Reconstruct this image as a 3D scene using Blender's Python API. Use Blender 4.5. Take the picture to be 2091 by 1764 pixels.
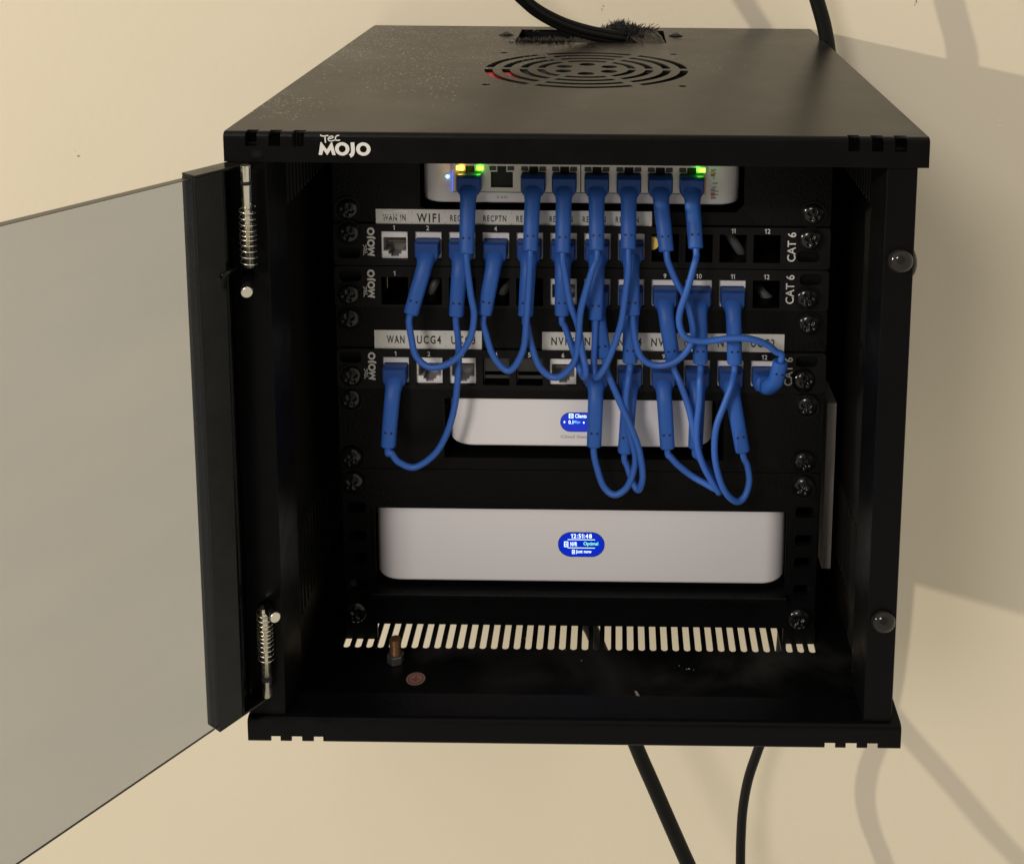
import bpy, bmesh, math, random
from mathutils import Vector, Matrix, Euler
random.seed(7)
S = 0.001                                   # everything below is in millimetres
sc = bpy.context.scene
for o in list(bpy.data.objects): bpy.data.objects.remove(o)
C = sc.collection

# ------------------------------------------------------------------ camera
CAM = Vector((16.95024603601825, -594.769628810408, 408.19511929905764))
ROT = Euler((1.4180764968290847, -0.007721691218270757, 0.00728164280838327), 'XYZ')
F, PX, PY = 2479.7054, 1244.4165, 84.3289   # focal length and principal point on a 2091 x 1764 sheet
cd = bpy.data.cameras.new('camera'); cam = bpy.data.objects.new('camera', cd); C.objects.link(cam)
cam.location = CAM * S; cam.rotation_euler = ROT
cd.sensor_fit = 'HORIZONTAL'; cd.sensor_width = 36; cd.lens = 36 * F / 2091
cd.shift_x = (1045.5 - PX) / 2091; cd.shift_y = (PY - 882) / 2091
cd.clip_start = 0.01; cd.clip_end = 100
sc.camera = cam
RM = ROT.to_matrix()

# ------------------------------------------------------------------ light of the room
sc.view_settings.view_transform = 'Standard'; sc.view_settings.look = 'None'
sc.view_settings.exposure = 0.06; sc.view_settings.gamma = 1
w = bpy.data.worlds.new('World'); sc.world = w; w.use_nodes = True
nt = w.node_tree; bg = nt.nodes['Background']
tc = nt.nodes.new('ShaderNodeTexCoord'); sp = nt.nodes.new('ShaderNodeSeparateXYZ')
mr = nt.nodes.new('ShaderNodeMapRange'); mx = nt.nodes.new('ShaderNodeMix'); mx.data_type = 'RGBA'
nt.links.new(tc.outputs['Generated'], sp.inputs[0]); nt.links.new(sp.outputs['Z'], mr.inputs[0])
mr.inputs[1].default_value = -0.9; mr.inputs[2].default_value = 0.9
nt.links.new(mr.outputs[0], mx.inputs[0])
mx.inputs[6].default_value = (0.50, 0.465, 0.39, 1); mx.inputs[7].default_value = (0.68, 0.64, 0.555, 1)
dt = nt.nodes.new('ShaderNodeVectorMath'); dt.operation = 'DOT_PRODUCT'; dt.inputs[1].default_value = (0.03, -0.97, 0.24)
nt.links.new(tc.outputs['Generated'], dt.inputs[0])
m2 = nt.nodes.new('ShaderNodeMapRange'); m2.interpolation_type = 'SMOOTHSTEP'
m2.inputs[1].default_value = 0.70; m2.inputs[2].default_value = 0.96; m2.inputs[3].default_value = 1.0; m2.inputs[4].default_value = 0.28
nt.links.new(dt.outputs['Value'], m2.inputs[0]); nt.links.new(mx.outputs[2], bg.inputs[0]); nt.links.new(m2.outputs[0], bg.inputs[1])

def lamp(name, loc, target, size, power, col):
    l = bpy.data.lights.new(name, 'AREA'); l.shape = 'DISK'; l.size = size * S; l.energy = power; l.color = col
    o = bpy.data.objects.new(name, l); C.objects.link(o); o.location = Vector(loc) * S
    o.rotation_euler = (Vector(target) - Vector(loc)).to_track_quat('-Z', 'Y').to_euler(); return o
lamp('room_lamp', (-5000, -2300, 1380), (150, 100, 150), 80, 182, (1.0, 0.90, 0.70))
lamp('far_room_lamp', (-1000, -2400, 1500), (100, 200, 100), 650, 26, (1.0, 0.94, 0.90))

# ------------------------------------------------------------------ helpers
def ray(u, v): return RM @ Vector(((u - PX) / F, -(v - PY) / F, -1.0))
def U(u, v, Y=0.0):
    d = ray(u, v); t = (Y - CAM.y) / d.y; return CAM + d * t
def UZ(u, v, Z):
    d = ray(u, v); t = (Z - CAM.z) / d.z; return CAM + d * t

def mat(name, col, rough=0.5, metal=0.0, spec=0.5, bump=0.0, bscale=500, noise=0.0, nscale=80, **kw):
    m = bpy.data.materials.new(name); m.use_nodes = True; t = m.node_tree; b = t.nodes['Principled BSDF']
    b.inputs['Base Color'].default_value = (*col, 1); b.inputs['Roughness'].default_value = rough
    b.inputs['Metallic'].default_value = metal; b.inputs['Specular IOR Level'].default_value = spec
    for k, v in kw.items():
        b.inputs[k.replace('_', ' ')].default_value = v
    c = t.nodes.new('ShaderNodeTexCoord')
    if noise:
        n = t.nodes.new('ShaderNodeTexNoise'); n.inputs['Scale'].default_value = nscale; n.inputs['Detail'].default_value = 5
        t.links.new(c.outputs['Object'], n.inputs['Vector'])
        r = t.nodes.new('ShaderNodeMapRange'); r.inputs[1].default_value = .3; r.inputs[2].default_value = .7
        r.inputs[3].default_value = max(0, rough - noise); r.inputs[4].default_value = rough + noise
        t.links.new(n.outputs[0], r.inputs[0]); t.links.new(r.outputs[0], b.inputs['Roughness'])
    if bump:
        n = t.nodes.new('ShaderNodeTexNoise'); n.inputs['Scale'].default_value = bscale; n.inputs['Detail'].default_value = 3
        t.links.new(c.outputs['Object'], n.inputs['Vector'])
        u = t.nodes.new('ShaderNodeBump'); u.inputs['Strength'].default_value = bump; u.inputs['Distance'].default_value = 0.0003
        t.links.new(n.outputs[0], u.inputs['Height']); t.links.new(u.outputs[0], b.inputs['Normal'])
    return m

def emit(name, col, st):
    m = bpy.data.materials.new(name); m.use_nodes = True; b = m.node_tree.nodes['Principled BSDF']
    b.inputs['Base Color'].default_value = (*[c * .3 for c in col], 1)
    b.inputs['Emission Color'].default_value = (*col, 1); b.inputs['Emission Strength'].default_value = st
    b.inputs['Roughness'].default_value = .3
    return m

M = {}
M['black'] = mat('black_powder_coat', (.0025, .0024, .0028), .38, spec=.10, bump=.25, bscale=1800, noise=.08)
M['plate'] = mat('black_rack_plate', (.0035, .0034, .0036), .42, spec=.15, bump=1.0, bscale=750, noise=.06, nscale=140)
M['panel'] = mat('black_panel_plastic', (.005, .0048, .0052), .42, spec=.2, bump=.2, bscale=2000, noise=.05)
M['inside'] = mat('black_inner_steel', (.003, .003, .003), .45, spec=.15, bump=.15, bscale=900, noise=.08)
M['sidein'] = mat('satin_inner_side', (.013, .012, .0105), .36, spec=.75, bump=.1, bscale=700, noise=.04)
M['door'] = mat('door_stile_steel', (.004, .0036, .0034), .24, spec=.3, bump=.1, bscale=1500, noise=.08)
M['screwblk'] = mat('glossy_black_screw', (.006, .006, .006), .17, metal=0.0, spec=.45)
M['washer'] = mat('black_nylon_washer', (.003, .003, .003), .4, spec=.15)
M['device'] = mat('white_device_plastic', (.96, .915, .92), .5, spec=.3, bump=.03, bscale=2500)
M['jack'] = mat('white_jack_plastic', (.90, .86, .86), .45, spec=.3)
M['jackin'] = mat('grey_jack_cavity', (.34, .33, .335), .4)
M['gold'] = mat('gold_contact', (.45, .38, .25), .3, metal=1)
M['blue'] = mat('blue_boot_rubber', (.031, .118, .45), .46, spec=.3, bump=.06, bscale=2600)
M['bluehead'] = mat('darker_blue_boot_head', (.017, .066, .27), .42, spec=.3)  # head block a darker blue than the sleeve
M['wire'] = mat('blue_wire_jacket', (.040, .135, .50), .42, spec=.35, bump=.04, bscale=2000)
M['dot'] = mat('dark_mould_pit', (.002, .004, .02), .6)
M['label'] = mat('label_tape', (.70, .675, .63), .3, spec=.5, noise=.12, nscale=160)
M['ink'] = mat('black_ink', (.012, .012, .014), .5)
M['print'] = mat('white_screen_print', (.66, .64, .60), .5)
M['fade'] = mat('faint_grey_print', (.42, .40, .40), .6)
M['chrome'] = mat('zinc_plated_steel', (.80, .75, .62), .25, metal=1, noise=.08, nscale=300)
M['shield'] = mat('port_shield_metal', (.52, .50, .47), .36, metal=.9)
M['dark'] = mat('shade_and_seam_black', (.004, .004, .004), .7)
M['insert'] = mat('grey_black_insert', (.03, .028, .026), .3, spec=.5)
M['crease_glint'] = mat('tape_crease_glint', (.86, .85, .82), .25, spec=.8)  # pale colour for highlights painted on the wrinkled tape
M['cable'] = mat('black_cable_jacket', (.006, .006, .0055), .42, spec=.15, bump=.1, bscale=700)
M['bristle'] = mat('black_bristle', (.008, .008, .008), .5)
M['rust'] = mat('rusty_thread', (.22, .11, .05), .45, metal=.6, noise=.1)
M['nut'] = mat('dull_zinc_nut', (.36, .36, .34), .38, metal=.9, noise=.1)
M['sticker'] = mat('copper_pink_sticker', (.30, .155, .13), .5)
M['sticker2'] = mat('sticker_print', (.10, .04, .035), .5)
M['fan'] = mat('black_fan_plastic', (.015, .014, .013), .35)
M['red'] = mat('red_fan_label', (.55, .02, .03), .4)
M['grey'] = mat('grey_plastic_strip', (.48, .44, .40), .5)
M['greyc'] = mat('grey_inner_cable', (.16, .16, .155), .4)
M['yellow'] = mat('yellow_cable_end', (.95, .66, .16), .4)
M['led_off'] = mat('dark_led_window', (.03, .03, .022), .3)
M['copper'] = mat('orange_shield_side', (.52, .27, .12), .4, metal=.4)
M['orange'] = mat('orange_print', (.5, .16, .08), .5)
M['led_y'] = emit('amber_led', (1, .72, .06), 5)
M['led_g'] = emit('green_led', (.18, 1, .03), 5)
M['led_b'] = emit('blue_led', (.10, .45, 1), 9)
M['scr'] = emit('blue_screen', (.002, .02, .45), 1.0)
M['rim'] = emit('dark_blue_screen_rim', (.01, .02, .16), .5)
M['scrtext'] = emit('screen_white_text', (.62, .78, 1), 1.9)
M['scrcyan'] = emit('screen_cyan_text', (.12, .55, 1), 1.2)
M['scrgreen'] = emit('screen_green_text', (.25, .95, .5), 1.3)
M['bumper'] = mat('clear_rubber_bumper', (.03, .027, .024), .10, spec=.45, Transmission_Weight=.55, IOR=1.4)
M['chip'] = mat('pale_chip', (.5, .47, .4), .5)

# dusty lid: the black coat with specks of pale dust, thick at the rear left
def dusty(name, base, dens, lid):
    m = mat(name, base, .30 if lid else .42, spec=.15 if lid else .15, bump=.12, bscale=900, noise=.012, nscale=60); t = m.node_tree; b = t.nodes['Principled BSDF']
    c = t.nodes.new('ShaderNodeTexCoord'); fac = None
    mp = t.nodes.new('ShaderNodeMapping'); t.links.new(c.outputs['Object'], mp.inputs[0])
    for sc_, th in ((400, .20), (800, .27), (200, .12)):
        v = t.nodes.new('ShaderNodeTexVoronoi'); v.inputs['Scale'].default_value = sc_
        t.links.new(mp.outputs[0], v.inputs['Vector'])
        l = t.nodes.new('ShaderNodeMath'); l.operation = 'LESS_THAN'; l.inputs[1].default_value = th
        t.links.new(v.outputs['Distance'], l.inputs[0])
        s3 = t.nodes.new('ShaderNodeSeparateColor'); t.links.new(v.outputs['Color'], s3.inputs[0])
        n = t.nodes.new('ShaderNodeTexNoise'); n.inputs['Scale'].default_value = 22; n.inputs['Detail'].default_value = 6
        t.links.new(c.outputs['Object'], n.inputs['Vector'])
        g = t.nodes.new('ShaderNodeSeparateXYZ'); t.links.new(c.outputs['Object'], g.inputs[0])
        a = t.nodes.new('ShaderNodeMath'); a.operation = 'MULTIPLY_ADD'; a.inputs[1].default_value = -1.6 if lid else 0; a.inputs[2].default_value = dens
        t.links.new(g.outputs['X'], a.inputs[0])
        a2 = t.nodes.new('ShaderNodeMath'); a2.operation = 'MULTIPLY_ADD'; a2.inputs[1].default_value = 1.2 if lid else 0
        t.links.new(g.outputs['Y'], a2.inputs[0]); t.links.new(a.outputs[0], a2.inputs[2])
        a3 = t.nodes.new('ShaderNodeMath'); a3.operation = 'MULTIPLY_ADD'; a3.inputs[1].default_value = .9
        t.links.new(n.outputs[0], a3.inputs[0]); t.links.new(a2.outputs[0], a3.inputs[2])
        cmpn = t.nodes.new('ShaderNodeMath'); cmpn.operation = 'LESS_THAN'
        t.links.new(s3.outputs[0], cmpn.inputs[0]); t.links.new(a3.outputs[0], cmpn.inputs[1])
        mu = t.nodes.new('ShaderNodeMath'); mu.operation = 'MULTIPLY'
        t.links.new(l.outputs[0], mu.inputs[0]); t.links.new(cmpn.outputs[0], mu.inputs[1])
        if fac is None: fac = mu
        else:
            ad = t.nodes.new('ShaderNodeMath'); ad.operation = 'MAXIMUM'
            t.links.new(fac.outputs[0], ad.inputs[0]); t.links.new(mu.outputs[0], ad.inputs[1]); fac = ad
    fn = t.nodes.new('ShaderNodeTexNoise'); fn.inputs['Scale'].default_value = 14; fn.inputs['Detail'].default_value = 9; fn.inputs['Distortion'].default_value = .8
    t.links.new(c.outputs['Object'], fn.inputs['Vector']); fr_ = t.nodes.new('ShaderNodeMapRange')
    fr_.inputs[1].default_value = .48; fr_.inputs[2].default_value = .78; fr_.inputs[4].default_value = .075
    t.links.new(fn.outputs[0], fr_.inputs[0]); fa = t.nodes.new('ShaderNodeMath'); fa.operation = 'MAXIMUM'
    t.links.new(fac.outputs[0], fa.inputs[0]); t.links.new(fr_.outputs[0], fa.inputs[1]); fac = fa
    mixc = t.nodes.new('ShaderNodeMix'); mixc.data_type = 'RGBA'
    mixc.inputs[6].default_value = (*base, 1); mixc.inputs[7].default_value = (.42, .40, .36, 1)
    t.links.new(fac.outputs[0], mixc.inputs[0]); t.links.new(mixc.outputs[2], b.inputs['Base Color'])
    return m
M['lid'] = dusty('dusty_black_lid', (.007, .0065, .006), -.54, True)
M['floor'] = dusty('dusty_cabinet_floor', (.003, .003, .003), -.54, False)

# tinted glass of the door
g = bpy.data.materials.new('smoked_glass'); g.use_nodes = True; t = g.node_tree; t.nodes.clear()
out = t.nodes.new('ShaderNodeOutputMaterial'); mixs = t.nodes.new('ShaderNodeMixShader')
tr = t.nodes.new('ShaderNodeBsdfTransparent'); gl = t.nodes.new('ShaderNodeBsdfGlossy'); fr = t.nodes.new('ShaderNodeFresnel')
tr.inputs[0].default_value = (.745, .795, .865, 1); gl.inputs['Roughness'].default_value = .03; fr.inputs[0].default_value = 1.38
ge = t.nodes.new('ShaderNodeNewGeometry'); ma = t.nodes.new('ShaderNodeMath'); ma.operation = 'SUBTRACT'; ma.inputs[0].default_value = 1; ma.use_clamp = True
t.links.new(ge.outputs['Backfacing'], ma.inputs[1]); mm_ = t.nodes.new('ShaderNodeMath'); mm_.operation = 'MULTIPLY'
t.links.new(fr.outputs[0], mm_.inputs[0]); t.links.new(ma.outputs[0], mm_.inputs[1]); t.links.new(mm_.outputs[0], mixs.inputs[0]); t.links.new(tr.outputs[0], mixs.inputs[1]); t.links.new(gl.outputs[0], mixs.inputs[2])
gc = t.nodes.new('ShaderNodeTexCoord'); gm = t.nodes.new('ShaderNodeMapping'); gm.inputs['Scale'].default_value = (3, 3, 14); gm.inputs['Rotation'].default_value = (.2, .1, 0)
gn = t.nodes.new('ShaderNodeTexNoise'); gn.inputs['Scale'].default_value = 2.2; gn.inputs['Detail'].default_value = 5
gx = t.nodes.new('ShaderNodeMix'); gx.data_type = 'RGBA'; gx.inputs[6].default_value = (.715, .745, .79, 1); gx.inputs[7].default_value = (.765, .79, .83, 1)
t.links.new(gc.outputs['Object'], gm.inputs[0]); t.links.new(gm.outputs[0], gn.inputs['Vector']); t.links.new(gn.outputs[0], gx.inputs[0]); t.links.new(gx.outputs[2], tr.inputs[0])
t.links.new(mixs.outputs[0], out.inputs[0]); M['glass'] = g

class MB:
    def __init__(s): s.v = []; s.f = []; s.mi = []; s.sm = []
    def add(s, vs, fs, mi=0, smooth=False):
        n = len(s.v); s.v += [tuple(p) for p in vs]
        s.f += [tuple(i + n for i in f) for f in fs]; s.mi += [mi] * len(fs); s.sm += [smooth] * len(fs)
    def box(s, x0, x1, y0, y1, z0, z1, mi=0):
        s.add([(x0,y0,z0),(x1,y0,z0),(x1,y1,z0),(x0,y1,z0),(x0,y0,z1),(x1,y0,z1),(x1,y1,z1),(x0,y1,z1)],
              [(0,3,2,1),(4,5,6,7),(0,1,5,4),(1,2,6,5),(2,3,7,6),(3,0,4,7)], mi)
    def prism(s, pts, a, b, axis='y', mi=0, smooth=False):
        # closed outline pts in the plane across axis, extruded from a to b
        def P3(p, t):
            return {'y': (p[0], t, p[1]), 'z': (p[0], p[1], t), 'x': (t, p[0], p[1])}[axis]
        n = len(pts); vs = [P3(p, a) for p in pts] + [P3(p, b) for p in pts]
        fs = [tuple(range(n)), tuple(range(2*n-1, n-1, -1))]
        s.add(vs, fs, mi)
        s.add(vs, [(i, (i+1) % n + 0, (i+1) % n + n, i + n) for i in range(n)], mi, smooth)
    def tube(s, pts, r, seg=12, mi=0, caps=True):
        pts = [Vector(p) for p in pts]; n = len(pts); vs = []
        T = [(pts[min(i+1, n-1)] - pts[max(i-1, 0)]).normalized() for i in range(n)]
        ref = Vector((1, 0, 0)) if abs(T[0].x) < .9 else Vector((0, 1, 0))
        nn = (ref - T[0] * ref.dot(T[0])).normalized()
        for i, p in enumerate(pts):
            nn = (nn - T[i] * nn.dot(T[i])).normalized(); b = T[i].cross(nn)
            rr = r[i] if isinstance(r, (list, tuple)) else r
            for k in range(seg):
                a = 2 * math.pi * k / seg; vs.append(p + (nn * math.cos(a) + b * math.sin(a)) * rr)
        fs = [(i*seg+k, i*seg+(k+1) % seg, (i+1)*seg+(k+1) % seg, (i+1)*seg+k) for i in range(n-1) for k in range(seg)]
        s.add(vs, fs, mi, True)
        if caps: s.add(vs[:seg], [tuple(range(seg-1, -1, -1))], mi); s.add(vs[-seg:], [tuple(range(seg))], mi)
    def build(s, name, mats, parent=None, bevel=0, bseg=2, **tags):
        me = bpy.data.meshes.new(name)
        me.from_pydata([tuple(c * S for c in p) for p in s.v], [], s.f)
        if not isinstance(mats, (list, tuple)): mats = [mats]
        for m in mats: me.materials.append(m)
        for i, p in enumerate(me.polygons): p.material_index = s.mi[i]; p.use_smooth = s.sm[i]
        bm = bmesh.new(); bm.from_mesh(me); bmesh.ops.remove_doubles(bm, verts=bm.verts, dist=1e-7)
        bmesh.ops.recalc_face_normals(bm, faces=bm.faces); bm.to_mesh(me); bm.free(); me.update()
        return link(name, me, parent, bevel, bseg, **tags)

def link(name, me, parent=None, bevel=0, bseg=2, **tags):
    o = bpy.data.objects.new(name, me); C.objects.link(o)
    if parent:
        o.parent = parent; o.matrix_parent_inverse = Matrix.Translation(-WL(parent))
    if bevel:
        b = o.modifiers.new('bevel', 'BEVEL'); b.width = bevel * S; b.segments = bseg; b.limit_method = 'ANGLE'; b.angle_limit = .6
        b.harden_normals = False
    for k, v in tags.items(): o[k] = v
    return o
def WL(o):
    v = o.location.copy()
    while o.parent: v = v  # parents of parents sit at the world origin or carry their own inverse
    return v
def WL(o): return o.location.copy() if o.parent is None else Vector((0, 0, 0))
def thing(name, label, cat, loc, group=None):
    o = bpy.data.objects.new(name, None); C.objects.link(o); o.location = Vector(loc) * S
    o.empty_display_size = .01; o['label'] = label; o['category'] = cat
    if group: o['group'] = group
    return o
def tag(o, label, cat, group=None):
    o['label'] = label; o['category'] = cat
    if group: o['group'] = group
    return o

def plate_mesh(outer, holes, z0, z1):
    """flat plate with holes; outline in local xy, thickness z0..z1 (all mm)"""
    cu = bpy.data.curves.new('t', 'CURVE'); cu.dimensions = '2D'; cu.fill_mode = 'BOTH'; cu.extrude = (z1 - z0) / 2 * S
    for loop in [outer] + holes:
        sp_ = cu.splines.new('POLY'); sp_.points.add(len(loop) - 1)
        for i, p in enumerate(loop): sp_.points[i].co = (p[0] * S, p[1] * S, 0, 1)
        sp_.use_cyclic_u = True
    ob = bpy.data.objects.new('t', cu); C.objects.link(ob)
    dg = bpy.context.evaluated_depsgraph_get(); me = bpy.data.meshes.new_from_object(ob.evaluated_get(dg))
    bpy.data.objects.remove(ob); bpy.data.curves.remove(cu)
    me.transform(Matrix.Translation((0, 0, (z0 + z1) / 2 * S)))
    return me
XZ = Matrix(((1,0,0,0),(0,0,-1,0),(0,1,0,0),(0,0,0,1)))      # local xy -> world xz, local z -> -y (towards the viewer)
YZ = Matrix(((0,0,1,0),(1,0,0,0),(0,1,0,0),(0,0,0,1)))       # local xy -> world yz, local z -> x
def rect(x0, x1, y0, y1): return [(x0,y0),(x1,y0),(x1,y1),(x0,y1)]
def rrect(x0, x1, y0, y1, r, n=6):
    o = []
    for cx, cy, a in ((x1-r, y1-r, 0), (x0+r, y1-r, 90), (x0+r, y0+r, 180), (x1-r, y0+r, 270)):
        for i in range(n + 1):
            t_ = math.radians(a + 90 * i / n); o.append((cx + r * math.cos(t_), cy + r * math.sin(t_)))
    return o
def circ(cx, cy, r, n=24): return [(cx + r*math.cos(2*math.pi*i/n), cy + r*math.sin(2*math.pi*i/n)) for i in range(n)]
def plate(name, outer, holes, z0, z1, T, m, parent=None, bevel=0, **tags):
    me = plate_mesh(outer, holes, z0, z1); me.transform(T); me.materials.append(m)
    return link(name, me, parent, bevel, **tags)

def text_geo(s, width=None, height=None, sx=1.0, spacing=1.0, offset=.012):
    cu = bpy.data.curves.new('t', 'FONT'); cu.body = s; cu.size = 1; cu.align_x = 'CENTER'; cu.align_y = 'CENTER'; cu.space_character = spacing
    cu.resolution_u = 3; cu.offset = offset
    ob = bpy.data.objects.new('t', cu); C.objects.link(ob)
    dg = bpy.context.evaluated_depsgraph_get(); me = bpy.data.meshes.new_from_object(ob.evaluated_get(dg))
    bpy.data.objects.remove(ob); bpy.data.curves.remove(cu)
    vs = [tuple(v.co) for v in me.vertices]; fs = [tuple(p.vertices) for p in me.polygons]; bpy.data.meshes.remove(me)
    x0 = min(v[0] for v in vs); x1 = max(v[0] for v in vs); y0 = min(v[1] for v in vs); y1 = max(v[1] for v in vs)
    kx = ky = 1
    if height: kx = ky = height / (y1 - y0)
    if width: kx = width / (x1 - x0)
    if width and not height: ky = kx
    return [((v[0] - (x0+x1)/2) * kx * sx, (v[1] - (y0+y1)/2) * ky) for v in vs], fs
def digits(s, height):
    """figures in a plain upright face, the one drawn with its flag"""
    V = []; Fc = []; x = 0
    for ch in s:
        if ch == '1': g = ([(.10,0),(.21,0),(.21,.73),(.13,.73),(-.06,.58),(-.06,.49),(.10,.60)], [(0,1,2,6),(2,3,6),(3,4,5,6)]); wd_ = .34
        elif ch == ':': g = ([(.02,.05),(.13,.05),(.13,.18),(.02,.18),(.02,.42),(.13,.42),(.13,.55),(.02,.55)], [(0,1,2,3),(4,5,6,7)]); wd_ = .22
        else:
            a, f_ = text_geo(ch, .42, .73); g = ([(p[0]+.23, p[1]+.365) for p in a], f_); wd_ = .56
        n = len(V); V += [(p[0]+x, p[1]) for p in g[0]]; Fc += [tuple(i+n for i in q) for q in g[1]]; x += wd_
    x0 = min(p[0] for p in V); x1 = max(p[0] for p in V); k = height/.73
    return [((p[0]-(x0+x1)/2)*k, (p[1]-.365)*k) for p in V], Fc
def put2d(mb, geo, org, ax=(1,0,0), ay=(0,0,1), mi=0):
    org = Vector(org); ax = Vector(ax); ay = Vector(ay)
    mb.add([org + ax * p[0] + ay * p[1] for p in geo[0]], geo[1], mi)
def ribbon(pts, w):
    n = len(pts); vs = []; fs = []
    for i in range(n):
        a = pts[max(i-1,0)]; b = pts[min(i+1,n-1)]; dx, dy = b[0]-a[0], b[1]-a[1]; L = math.hypot(dx, dy) or 1
        vs += [(pts[i][0] - dy/L*w/2, pts[i][1] + dx/L*w/2), (pts[i][0] + dy/L*w/2, pts[i][1] - dx/L*w/2)]
        if i: fs.append((2*i-2, 2*i-1, 2*i+1, 2*i))
    return vs, fs
def cat(pts, n=8):
    P = [Vector(p) for p in pts]; out = []
    for i in range(len(P) - 1):
        a, b, c, d = P[max(i-1,0)], P[i], P[i+1], P[min(i+2, len(P)-1)]
        for k in range(n):
            t_ = k / n
            out.append(.5 * ((2*b) + (c-a)*t_ + (2*a-5*b+4*c-d)*t_*t_ + (3*b-a-3*c+d)*t_**3))
    out.append(P[-1]); return out
def logo():
    """hand-lettered small word over heavy capitals, in the units of its own drawing"""
    V, Fc = [], []
    def add(g):
        n = len(V); V.extend(g[0]); Fc.extend([tuple(i+n for i in f) for f in g[1]])
    Mp = [(260,805),(325,440),(350,440),(500,650),(632,440),(655,440),(750,805),(655,805),(612,660),(512,805),(500,805),(400,665),(362,805)]
    add((Mp, [(0,1,2,11,12),(2,3,10,11),(3,8,9,10),(3,4,5,8),(5,6,7,8),(4,5,8)][:5]))
    for cx, cy in ((940, 628), (1545, 628)):
        n = 36; vs = []; fs = []
        for i in range(n):
            a = 2*math.pi*i/n; vs += [(cx+207*math.cos(a), cy+190*math.sin(a)), (cx+100*math.cos(a), cy+100*math.sin(a))]
            fs.append((2*i, 2*((i+1)%n), 2*((i+1)%n)+1, 2*i+1))
        add((vs, fs))
    add(ribbon([tuple(p)[:2] for p in cat([(1236,440,0),(1243,560,0),(1248,660,0),(1235,750,0),(1200,800,0),(1155,828,0)])], 108))
    add(ribbon([tuple(p)[:2] for p in cat([(325,232,0),(360,262,0),(420,268,0),(555,250,0)])], 34))
    add(ribbon([(462,265),(455,340),(470,460)], 36))
    add(ribbon([tuple(p)[:2] for p in cat([(560,335,0),(640,330,0),(690,295,0),(650,268,0),(575,300,0),(545,350,0),(570,395,0),(640,405,0),(760,375,0)])], 30))
    add(ribbon([tuple(p)[:2] for p in cat([(865,245,0),(800,255,0),(755,310,0),(760,365,0),(800,385,0),(885,380,0)])], 34))
    return V, Fc
LOGO = logo()
def put_logo(mb, org, k, ax, ay, mi=0):     # org = world point of the drawing's (1000, 620)
    put2d(mb, ([((p[0]-1000)*k, -(p[1]-620)*k) for p in LOGO[0]], LOGO[1]), org, ax, ay, mi)

# ------------------------------------------------------------------ the wall
WY = 236.2
wm = mat('cream_wall_paint', (.72, .63, .48), .62, spec=.25, bump=.0)
t = wm.node_tree; b = t.nodes['Principled BSDF']; c = t.nodes.new('ShaderNodeTexCoord')
n1 = t.nodes.new('ShaderNodeTexNoise'); n1.inputs['Scale'].default_value = 160; n1.inputs['Detail'].default_value = 6
n2 = t.nodes.new('ShaderNodeTexNoise'); n2.inputs['Scale'].default_value = 5; n2.inputs['Detail'].default_value = 4
t.links.new(c.outputs['Object'], n1.inputs['Vector']); t.links.new(c.outputs['Object'], n2.inputs['Vector'])
rm = t.nodes.new('ShaderNodeMix'); rm.data_type = 'RGBA'
rm.inputs[6].default_value = (.705, .625, .49, 1); rm.inputs[7].default_value = (.75, .67, .535, 1)
t.links.new(n2.outputs[0], rm.inputs[0]); t.links.new(rm.outputs[2], b.inputs['Base Color'])
bu = t.nodes.new('ShaderNodeBump'); bu.inputs['Strength'].default_value = .24; bu.inputs['Distance'].default_value = .0006
t.links.new(n1.outputs[0], bu.inputs['Height']); t.links.new(bu.outputs[0], b.inputs['Normal'])
mb = MB(); mb.box(-2500, 2500, WY, WY + 60, -1800, 2000)
wall = mb.build('wall', wm); wall['kind'] = 'structure'; 
M['mark'] = mat('wall_scuff', (.30, .25, .18), .7); M['mark2'] = mat('wall_scratch', (.80, .74, .62), .7)
def blot(pts, m, name, label):
    mb = MB()
    for (u, v, ru, rv) in pts:
        c0 = U(u, v, WY - .12); a0 = U(u + ru, v, WY - .12); kk = (a0 - c0).length; n = 12
        vs = [c0] + [c0 + Vector((kk*math.cos(6.283*i/n)*random.uniform(.7,1.2), 0, kk*rv/ru*math.sin(6.283*i/n)*random.uniform(.7,1.2))) for i in range(n)]
        mb.add(vs, [(0, 1+i, 1+(i+1) % n) for i in range(n)])
    o = mb.build(name, m, wall); return o
blot([(160,319,3.2,2.2),(154,309,1.2,.8)], M['mark'], 'scuff_mark', '')
blot([(1232,13,2,1.2),(1229,20,.8,3)], M['mark'], 'scuff_mark', '')
blot([(1871,3,1.5,5),(1868,10,1,3)], M['mark'], 'scuff_mark', '')
blot([(2041,246,8,1.2),(2041,256,7.5,1.1),(2004,233,6,.6)], M['mark2'], 'scratch_mark', '')

# ------------------------------------------------------------------ the cabinet
YF, YB, W2 = -90.6, 235.4, 150.5
ZT, ZL, ZB1, ZB0, ZFL = 290.0, 277.0, 14.0, 2.1, -11.5
cab = thing('network_cabinet', 'small black steel wall-mounted network cabinet with its door swung open', 'cabinet', (0, YF, ZB0))

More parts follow.
